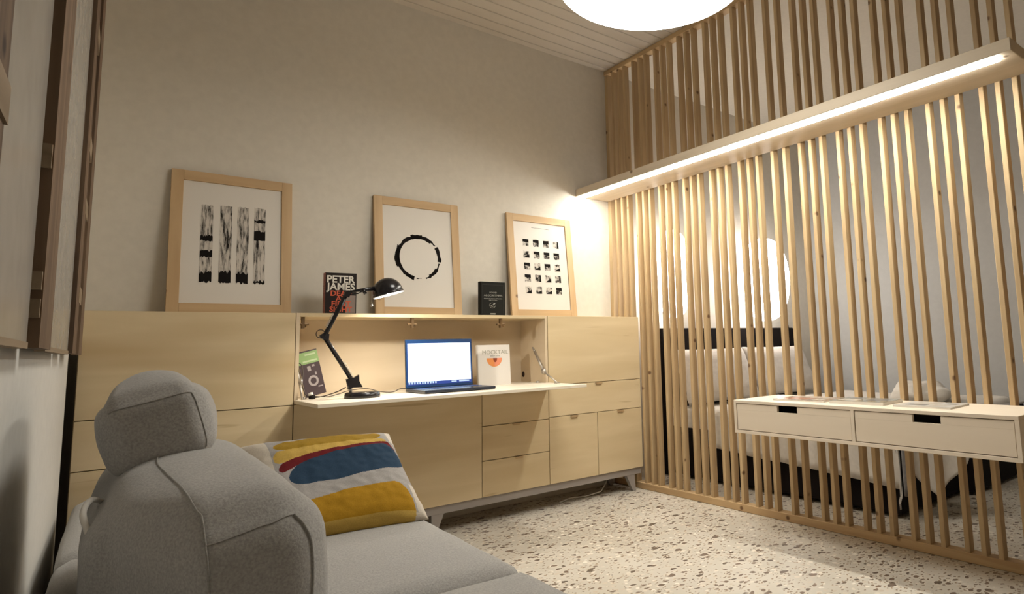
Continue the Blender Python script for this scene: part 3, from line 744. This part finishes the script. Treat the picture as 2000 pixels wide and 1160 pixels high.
mA = flat('cover_brown', (.30, .22, .17), .25); mB = flat('cover_greyish', (.28, .27, .22), .2); mC = flat('cover_offwhite', (.55, .52, .48), .3); mD = flat('photo_red', (.36, .17, .11), .3); mE = flat('photo_pale', (.50, .45, .38), .3); mF = flat('photo_grey', (.2, .19, .18), .3)
mag(rect(-.19, -1.735, .20, .27, .06), .670, .007, mA, 'thin brown-toned magazine, left end of the drawer unit top', ((.15, .6, .2, .6, mD), (.1, .9, .7, .85, mE), (.7, .9, .15, .55, mE)))
mag(rect(-.19, -2.035, .20, .25, .05), .670, .014, mB, 'thick grey glossy book in the middle of the drawer unit top', ((.1, .45, .15, .5, mE), (.55, .9, .3, .85, mF), (.1, .4, .6, .9, mF)))
mag(rect(-.19, -2.325, .20, .23, .03), .670, .007, mC, 'whitish magazine with small pictures, right of the grey glossy book', ((.15, .5, .2, .45, mF), (.6, .85, .15, .5, mE), (.2, .6, .6, .85, mE), (.7, .9, .6, .8, mF)))

# ================================================================== PENDANT
PX, PY, PZ, PR = -1.255, -1.835, 2.40, .384
pd = thing('pendant_light', (PX, PY, PZ), 'large round white ceiling lamp glowing at the top of the room', 'ceiling lamp')
g = G(); g.lathe([(0.0, -.012), (PR * .6, -.009), (PR * .92, 0), (PR, .012), (PR, .028)], (PX, PY, PZ), seg=72); obj('diffuser', g, M_pend, pd)
g = G(); g.lathe([(PR + .002, .02), (PR + .004, .03), (PR + .004, .10), (PR - .02, .115), (0.0, .12)], (PX, PY, PZ), seg=72); obj('lamp_shade', g, M_pside, pd)
g = G(); g.tube([(PX, PY, PZ + .12), (PX, PY, ZC - .02)], .006, 10); obj('rod', g, M_white, pd)
g = G(); g.lathe([(0, -.03), (.05, -.03), (.06, -.001), (0, -.001)], (PX, PY, ZC), seg=32); obj('canopy', g, M_white, pd)

# ================================================================== LEFT WALL LATTICE (reclaimed wood and glossy panels)
lat = thing('wall_lattice', (xl(-1.6) + .03, -1.6, .985), 'dark reclaimed-wood lattice with glossy pale panels hanging on the left wall', 'wall panel')
def wbox(g, y0, y1, z0, z1, o0, o1, bev=0.0):
    g.prism([(xl(y0) + o0, y0, z0), (xl(y1) + o0, y1, z0), (xl(y1) + o1, y1, z0), (xl(y0) + o1, y0, z0)], (0, 0, z1 - z0)); return g
ZLB, ZLT = .985, 2.75
BAT = ((-0.64, -0.84), (-1.92, -2.14), (-2.67, -2.87))
for (a, b_) in BAT:
    obj('batten', wbox(G(), a, b_, ZLB - .004, ZLT, .028, .046), M_dark, lat)
obj('batten', wbox(G(), -.93, -1.12, ZLB - .002, ZLT, .020, .043), M_dark, lat)
for (a, b_) in ((-1.16, -1.88), (-2.18, -2.65), (-2.90, -3.2)):
    p_ = obj('glossy_panel', wbox(G(), a, b_, ZLB + .004, ZLT - .05, .024, .034), M_board, lat)
    obj('panel_edge', wbox(G(), a, b_, ZLB - .006, ZLB + .004, .020, .036), M_darkb, p_)
for (y_, z_, h_) in ((-2.72, 1.195, .04), (-2.01, 1.03, .03), (-2.01, 1.075, .03), (-2.01, 1.28, .04), (-.86, 1.14, .05), (-.86, 1.42, .05), (-.86, 1.62, .06), (-.86, 2.0, .06)):
    obj('spacer_block', wbox(G(), y_ + .05, y_ - .14, z_, z_ + h_, .001, .044 if y_ > -2.5 else .049), M_darkb, lat)

# ================================================================== SOFA
sofa = thing('sofa', (-2.55, -2.2, 0), 'light grey fabric sofa with movable back cushion and headrest along the left wall', 'sofa')
rotS = Matrix.Rotation(-math.atan(KL), 4, 'Z')
def ST(x, y, z):  # local sofa frame: origin on the wall line
    return Matrix.Translation((x, y, z)) @ rotS
def seat(y0, y1, x0, x1, name='seat_cushion', z0=.27, z1=.452):
    cy = (y0 + y1) / 2; xm = (x0 + x1) / 2 + KL * (cy + 2.18)
    g = puff(0, 0, 0, (x1 - x0) / 2, abs(y1 - y0) / 2, (z1 - z0) / 2, .5, (.006, .004, .014), 22, ST(xm, cy, (z0 + z1) / 2), .002, cy)
    return obj(name, g, M_sofa, sofa)
seat(-.42, -1.30, -2.99, -2.10); seat(-1.302, -2.18, -2.99, -2.10); seat(-2.182, -3.06, -2.99, -2.10); seat(-3.062, -3.95, -2.99, -2.10)
g = puff(0, 0, 0, .425, 1.75, .09, .25, (0, 0, 0), 10, ST(-2.555, -2.185, .18)); obj('seat_base', g, M_sofa, sofa)
for lx in (-2.90, -2.20):
    for ly_ in (-.6, -3.75):
        g = G(); g.tube([(lx + KL * (ly_ + 2.18), ly_, 0.0), (lx + KL * (ly_ + 2.18), ly_, .10)], [.016, .024], 14); obj('leg', g, M_blackm, sofa)
# back cushion block standing on the seat
def warp_back(g):
    for v in g.v:
        if v.y < -2.0:
            k = min(1, (-2.0 - v.y) / .35)
            if v.x < -2.775: v.y += min(.17, (-2.775 - v.x) * 1.7) * k
            v.z += (v.x + 2.74) * .10 * k
        if v.z > .6: v.x += (v.z - .6) * -.10
    return g
from mathutils.bvhtree import BVHTree
def piping(surface, pts, r=.0016, name='piping', mat=None, parent=None, n=10):
    bv = BVHTree.FromPolygons(surface.v, surface.f); path = []
    for p in cr(pts, n):
        hit = bv.find_nearest(p); path.append(hit[0] + hit[1] * r * .3 * (1 if (p - hit[0]).dot(hit[1]) >= 0 else -1))
    g = G(); g.tube(path, r, 6); return obj(name, g, mat or M_seam, parent)
def cr(pts, n=8):
    P = [Vector(p) for p in pts]; P = [P[0]] + P + [P[-1]]; out = []
    for i in range(1, len(P) - 2):
        for k in range(n):
            t_ = k / n; a, b_, c_, d_ = P[i - 1:i + 3]
            out.append(.5 * ((2 * b_) + (-a + c_) * t_ + (2 * a - 5 * b_ + 4 * c_ - d_) * t_ ** 2 + (-a + 3 * b_ - 3 * c_ + d_) * t_ ** 3))
    return out + [P[-2]]
T = Matrix.Translation((-2.738, -1.95, .592)) @ Matrix.Rotation(math.radians(-2), 4, 'Z')
gb = warp_back(puff(0, 0, 0, .157, .480, .142, .58, (.016, .016, .048), 30, T, .003, 4))
bc = obj('back_cushion', gb, M_sofa, sofa)
piping(gb, [(-2.79, -2.47, .50), (-2.79, -2.47, .60), (-2.785, -2.45, .705), (-2.80, -2.30, .76), (-2.82, -2.1, .79), (-2.80, -1.95, .79)], parent=bc)
piping(gb, [(-2.785, -2.45, .705), (-2.72, -2.45, .72), (-2.655, -2.43, .725)], .0011, parent=bc)
piping(gb, [(-2.655, -2.43, .725), (-2.62, -2.44, .66), (-2.61, -2.45, .56), (-2.605, -2.45, .48)], .0024, parent=bc)
# headrest
T2 = Matrix.Translation((-2.795, -1.79, .822)) @ Matrix.Rotation(math.radians(-4), 4, 'Z') @ Matrix.Rotation(math.radians(-14), 4, 'Y')
gh = puff(0, 0, 0, .084, .25, .077, .50, (.022, .010, .036), 26, T2, .003, 9)
hr = obj('headrest', gh, M_sofa, sofa)
piping(gh, [T2 @ Vector((-.078, -.255, .066)), T2 @ Vector((0, -.262, .072)), T2 @ Vector((.075, -.255, .066))], .0014, parent=hr)
piping(gh, [T2 @ Vector((.075, -.255, .066)), T2 @ Vector((.088, -.258, .0)), T2 @ Vector((.078, -.255, -.066))], .0014, parent=hr)
g = G(); g.tube(cr([(-2.885, -2.02, .700), (-2.905, -2.06, .715), (-2.915, -2.10, .700), (-2.905, -2.14, .670)]), .005, 8); obj('pull_loop', g, M_linen, bc, label='pale fabric loop')

# ================================================================== STRIPED CUSHION
def cushion_mesh(name, mat, T, w_, h_, th, n=120, parent=None, printed=True):
    """pillow: two grids joined at the edge"""
    bm = bmesh.new(); gr = [[], []]
    def shape(u, v, side):
        a, b_ = 2 * u - 1, 2 * v - 1
        # pull the edges inwards between the corners
        px = a * (1 - .055 * (1 - b_ * b_) * abs(a) ** 2); py = b_ * (1 - .055 * (1 - a * a) * abs(b_) ** 2)
        e = max(0, (1 - a ** 4)) * max(0, (1 - b_ ** 4))
        z = (e ** .55) * th / 2
        wr = .004 * noise.noise(Vector((a * 3, b_ * 3, side * 5))) + .0022 * noise.noise(Vector((a * 9, b_ * 9, side * 5)))
        z += wr * min(1, e * 3)
        edge = .004 * noise.noise(Vector((a * 8, b_ * 8, 3.3))) * (1 - min(1, e * 6))
        return Vector((px * w_ / 2 + edge, py * h_ / 2 + edge, side * z))
    for s_ in (0, 1):
        side = 1 if s_ == 0 else -1
        for i in range(n + 1):
            row = []
            for j in range(n + 1):
                if s_ == 1 and (i in (0, n) or j in (0, n)): row.append(gr[0][i][j]); continue
                row.append(bm.verts.new(shape(i / n, j / n, side)))
            gr[s_].append(row)
    uvs = {}
    for s_ in (0, 1):
        for i in range(n):
            for j in range(n):
                q = [gr[s_][i][j], gr[s_][i + 1][j], gr[s_][i + 1][j + 1], gr[s_][i][j + 1]]
                if s_: q = q[::-1]
                f = bm.faces.new(q); f.smooth = True
    me = bpy.data.meshes.new(name)
    cols = []
    CREAM = (.62, .55, .46); GREY = (.38, .355, .335); OCH = (.34, .205, .025); YEL = (.56, .37, .09); RED = (.15, .018, .02); BLU = (.028, .055, .095); MUS = (.42, .225, .018)
    def li(u, tab):
        if u <= tab[0][0]: return tab[0][1]
        for (a, x), (b_, y) in zip(tab, tab[1:]):
            if u <= b_: return x + (y - x) * (u - a) / (b_ - a)
        return tab[-1][1]
    def color(u, t, side):
        if side: return YEL if (t > .955 and .12 < u < .90) else CREAM
        # rounded ends
        def span(c0, c1, u0, u1, k=.07):
            if t < c0 or t > c1 or u < u0 or u > u1: return False
            m = (c0 + c1) / 2; hh = (c1 - c0) / 2 + 1e-6; y = (t - m) / hh
            r_ = k * (1 - math.sqrt(max(0, 1 - y * y)))
            return u0 + r_ <= u <= u1 - r_
        b0 = li(u, ((.15, .125), (.5, .065), (.9, .06))); b1 = li(u, ((.15, .25), (.5, .215), (.92, .185)))
        b2 = li(u, ((.15, .39), (.3, .335), (.5, .285), (.9, .225), (1, .27))); b3 = li(u, ((.15, .50), (.3, .40), (.5, .325), (.88, .255), (1, .34)))
        b4 = li(u, ((.2, .63), (.5, .62), (.95, .53))); b5 = li(u, ((.2, .80), (.5, .735), (.9, .70)))
        if span(b3, b4, .20, .985, .08): return BLU
        if span(b2, max(b3, .40) if u < .3 else b4, .155, .96, .05): return RED
        if span(b1, max(b2, .36) if u < .3 else b2 + .02, .14, .90, .05): return YEL
        if span(b0, b1 + .004, .16, .88, .10): return OCH
        if b5 < t and .10 < u < .93:
            if span(b5, 1.12, .12, .92, .12): return MUS if t < .955 else YEL
        if .13 < u < (.985 if .22 < t < .72 else .93) and t < .97: return GREY
        return CREAM
    bm.verts.index_update(); bm.faces.ensure_lookup_table()
    fcols = []
    for s_ in (0, 1):
        for i in range(n):
            for j in range(n): fcols.append(color((i + .5) / n, 1 - (j + .5) / n, s_))
    bm.to_mesh(me); bm.free()
    if printed:
        at = me.color_attributes.new('print', 'FLOAT_COLOR', 'CORNER')
        buf = []
        for p, c in zip(me.polygons, fcols): buf += [c[0], c[1], c[2], 1.0] * p.loop_total
        at.data.foreach_set('color', buf)
    me.materials.append(mat)
    o = bpy.data.objects.new(name, me); COL.objects.link(o)
    return o
# cushion frame vectors: u from left to right, v from bottom edge up and back
BR = Vector((-2.095, -1.640, .462)); TR = Vector((-2.135, -1.325, .672)); TL = Vector((-2.572, -1.330, .680))
BL = BR + (TL - TR); ctr = (BR + TL) / 2
eu = (TR - TL); wq = eu.length; eu = eu.normalized(); ev = (TR - BR); hq = ev.length; ev = (ev - eu * ev.dot(eu)).normalized(); en = eu.cross(ev).normalized()
sc_ = cushion_mesh('throw_cushion', M_cush, None, wq * 1.05, hq * 1.06, .13, 220)
MT = Matrix(((eu.x, ev.x, en.x, ctr.x), (eu.y, ev.y, en.y, ctr.y), (eu.z, ev.z, en.z, ctr.z), (0, 0, 0, 1)))
for v in sc_.data.vertices: v.co = (MT @ v.co) - ctr
sc_.location = ctr
props(sc_, 'cushion printed with yellow, red, blue and mustard stripes lying on the grey sofa', 'cushion')
# grey bolster that props the cushion up
g = puff(0, 0, 0, .16, .08, .058, .8, (0, 0, .008), 14, Matrix.Translation((-2.36, -1.20, .512))); obj('bolster', g, M_sofa, sofa)

# ================================================================== BEDROOM BEHIND THE SLATS
bed = thing('bed', (1.3, -.95, 0), 'low black-framed bed with pale bedding behind the slat partition', 'bed')
BX0, BX1, BY0, BY1 = .42, 2.20, -1.85, -.10
g = G(); g.box(BX0 + .02, BX1, BY0, BY1, .02, .36, .02); obj('bed_frame', g, M_blackm, bed)
g = G(); g.box(1.22, BX1, BY0 - .075, BY0 - .005, .02, .475, .012); obj('footboard', g, M_blackm, bed)
g = G(); g.box(1.22, BX1, BY0 - .078, BY0 - .002, .475, .487, .004); obj('footboard_highlight', g, M_grey, bed)  # pale strip added as the highlight along the footboard's top edge
g = G(); g.box(BX0, BX1 - .05, -.095, -.012, .01, 1.088, .012); obj('headboard', g, M_blackm, bed)
g = puff(0, 0, 0, (BX1 - BX0) / 2 - .03, (BY1 - BY0) / 2 - .02, .08, .4, (0, 0, 0), 12, Matrix.Translation(((BX0 + BX1) / 2, (BY0 + BY1) / 2, .42))); obj('mattress', g, M_linen, bed)
# duvet draped over top, left side and foot
bm = bmesh.new(); nx, ny = 60, 70; grid = []
sideL, footL = .24, .10
W0, Lg = (BX1 - BX0), (BY1 - .42) - BY0
for i in range(nx + 1):
    row = []
    s_ = -sideL + (W0 + sideL) * i / nx
    for j in range(ny + 1):
        t_ = -footL + (Lg + footL) * j / ny
        x = BX0 - .012 + max(0, s_); y = BY0 - .015 + max(0, t_)
        z = .518
        hem = 0
        if s_ < 0: z += s_ * (1.0 + .35 * min(1, max(0, (1 - t_ / Lg)))); x -= .008 * abs(math.sin(t_ * 17)) * (-s_ / sideL)
        if t_ < 0: z += t_ * 1.0; y -= .01 * abs(math.sin(s_ * 15)) * (-t_ / footL)
        d = min(max(0, s_), max(0, t_), .06); z -= .025 * (1 - d / .06) ** 2 if (s_ > 0 and t_ > 0) else .025
        z += .010 * noise.noise(Vector((s_ * 3, t_ * 3, 0))) + .004 * noise.noise(Vector((s_ * 9, t_ * 9, 2)))
        row.append(bm.verts.new((x, y, z)))
    grid.append(row)
for i in range(nx):
    for j in range(ny): bm.faces.new((grid[i][j], grid[i + 1][j], grid[i + 1][j + 1], grid[i][j + 1])).smooth = True
g = G(); g.bm(bm, Matrix(), True); du_ = obj('duvet', g, M_linen, bed)
m_ = du_.modifiers.new('Solidify', 'SOLIDIFY'); m_.thickness = .012; m_.offset = -1
def bpillow(cx, label):
    T = Matrix.Translation((cx, -.25, .72)) @ Matrix.Rotation(math.radians(68), 4, 'X')
    o = cushion_mesh('bed_pillow', M_pill, None, .84, .44, .17, 40, printed=False)
    c = T.translation.copy()
    for v in o.data.vertices: v.co = (T @ v.co) - c
    o.location = c; props(o, label, 'pillow', 'bed pillows'); return o
bpillow(.86, 'white pillow upright on the bed, nearest the slat corner'); bpillow(1.70, 'white pillow upright on the bed, farther from the slats')
# crumpled blanket roll at the foot
g = puff(0, 0, 0, .26, .16, .045, .9, (.02, .02, .03), 18, Matrix.Translation((1.55, -1.50, .585)) @ Matrix.Rotation(.4, 4, 'Z'), .03, 2)
obj('folded_blanket', g, M_linen, None, 'rumpled pale blanket heaped on the foot of the bed', 'blanket')
# throw hanging over the foot corner
bm = bmesh.new(); rows = []
for i in range(17):
    row = []
    for j in range(21):
        u, v = i / 16, j / 20
        hang = v * .52
        x = BX0 - .035 + (.030 + .25 * u) * (1 - .25 * v) + .05 * v; y = BY0 - .04 + .0 * u
        if hang < .10: y = BY0 - .04 + (.10 - hang) * 1.0
        z = .535 - max(0, hang - .10) * (1 - .9 * abs(u - .45))
        y -= .014 * math.sin(u * 14 + v * 2) * v + .24 * u * min(1, v * 2.5)
        row.append(bm.verts.new((x, y, z)))
    rows.append(row)
for i in range(16):
    for j in range(20): bm.faces.new((rows[i][j], rows[i + 1][j], rows[i + 1][j + 1], rows[i][j + 1])).smooth = True
g = G(); g.bm(bm, Matrix(), True); o = obj('throw', g, M_linen, None, 'pale cloth with a grey border hanging off the foot corner of the bed', 'throw')
g = G(); g.tube([(BX0 - .030 + .0, BY0 - .062, .49 - k * .05) for k in range(8)], .016, 8); ob_ = obj('grey_border', g, M_throw, o, label='grey border')
m_ = o.modifiers.new('Solidify', 'SOLIDIFY'); m_.thickness = .006; m_.offset = 1

# bedside lanterns
def lantern(cx, rx, z0, z1, label):
    t = thing('wall_lantern', (cx, -.15, z0), label, 'lamp', 'bedside wall lanterns')
    n = 24; prof = []
    for i in range(n + 1):
        a = -PI / 2 + PI * i / n; prof.append((rx * max(.001, math.cos(a)) ** .8, (z0 + z1) / 2 + (z1 - z0) / 2 * math.sin(a)))
    g = G(); g.lathe(prof, (cx, -rx - .03, 0), seg=36); sh_ = obj('lamp_shade', g, M_lant, t)
    g = G(); g.box(cx - .03, cx + .03, -.035, -.001, (z0 + z1) / 2 - .06, (z0 + z1) / 2 + .06, .004); obj('bracket', g, M_white, t)
lantern(.48, .15, 1.16, 1.84, 'glowing white lantern over the headboard, nearest the slat corner')
lantern(1.55, .21, 1.14, 1.86, 'glowing white lantern over the headboard, farther from the slat corner')
g = G(); g.tube(cr([(2.06, -.03, 1.20), (2.10, -.05, 1.16), (2.135, -.05, 1.08), (2.11, -.05, 1.01), (2.08, -.04, .97)]), .006, 8)
obj('lamp_cord', g, M_cable, None, 'black cord curving down beside the right end of the headboard', 'cord')
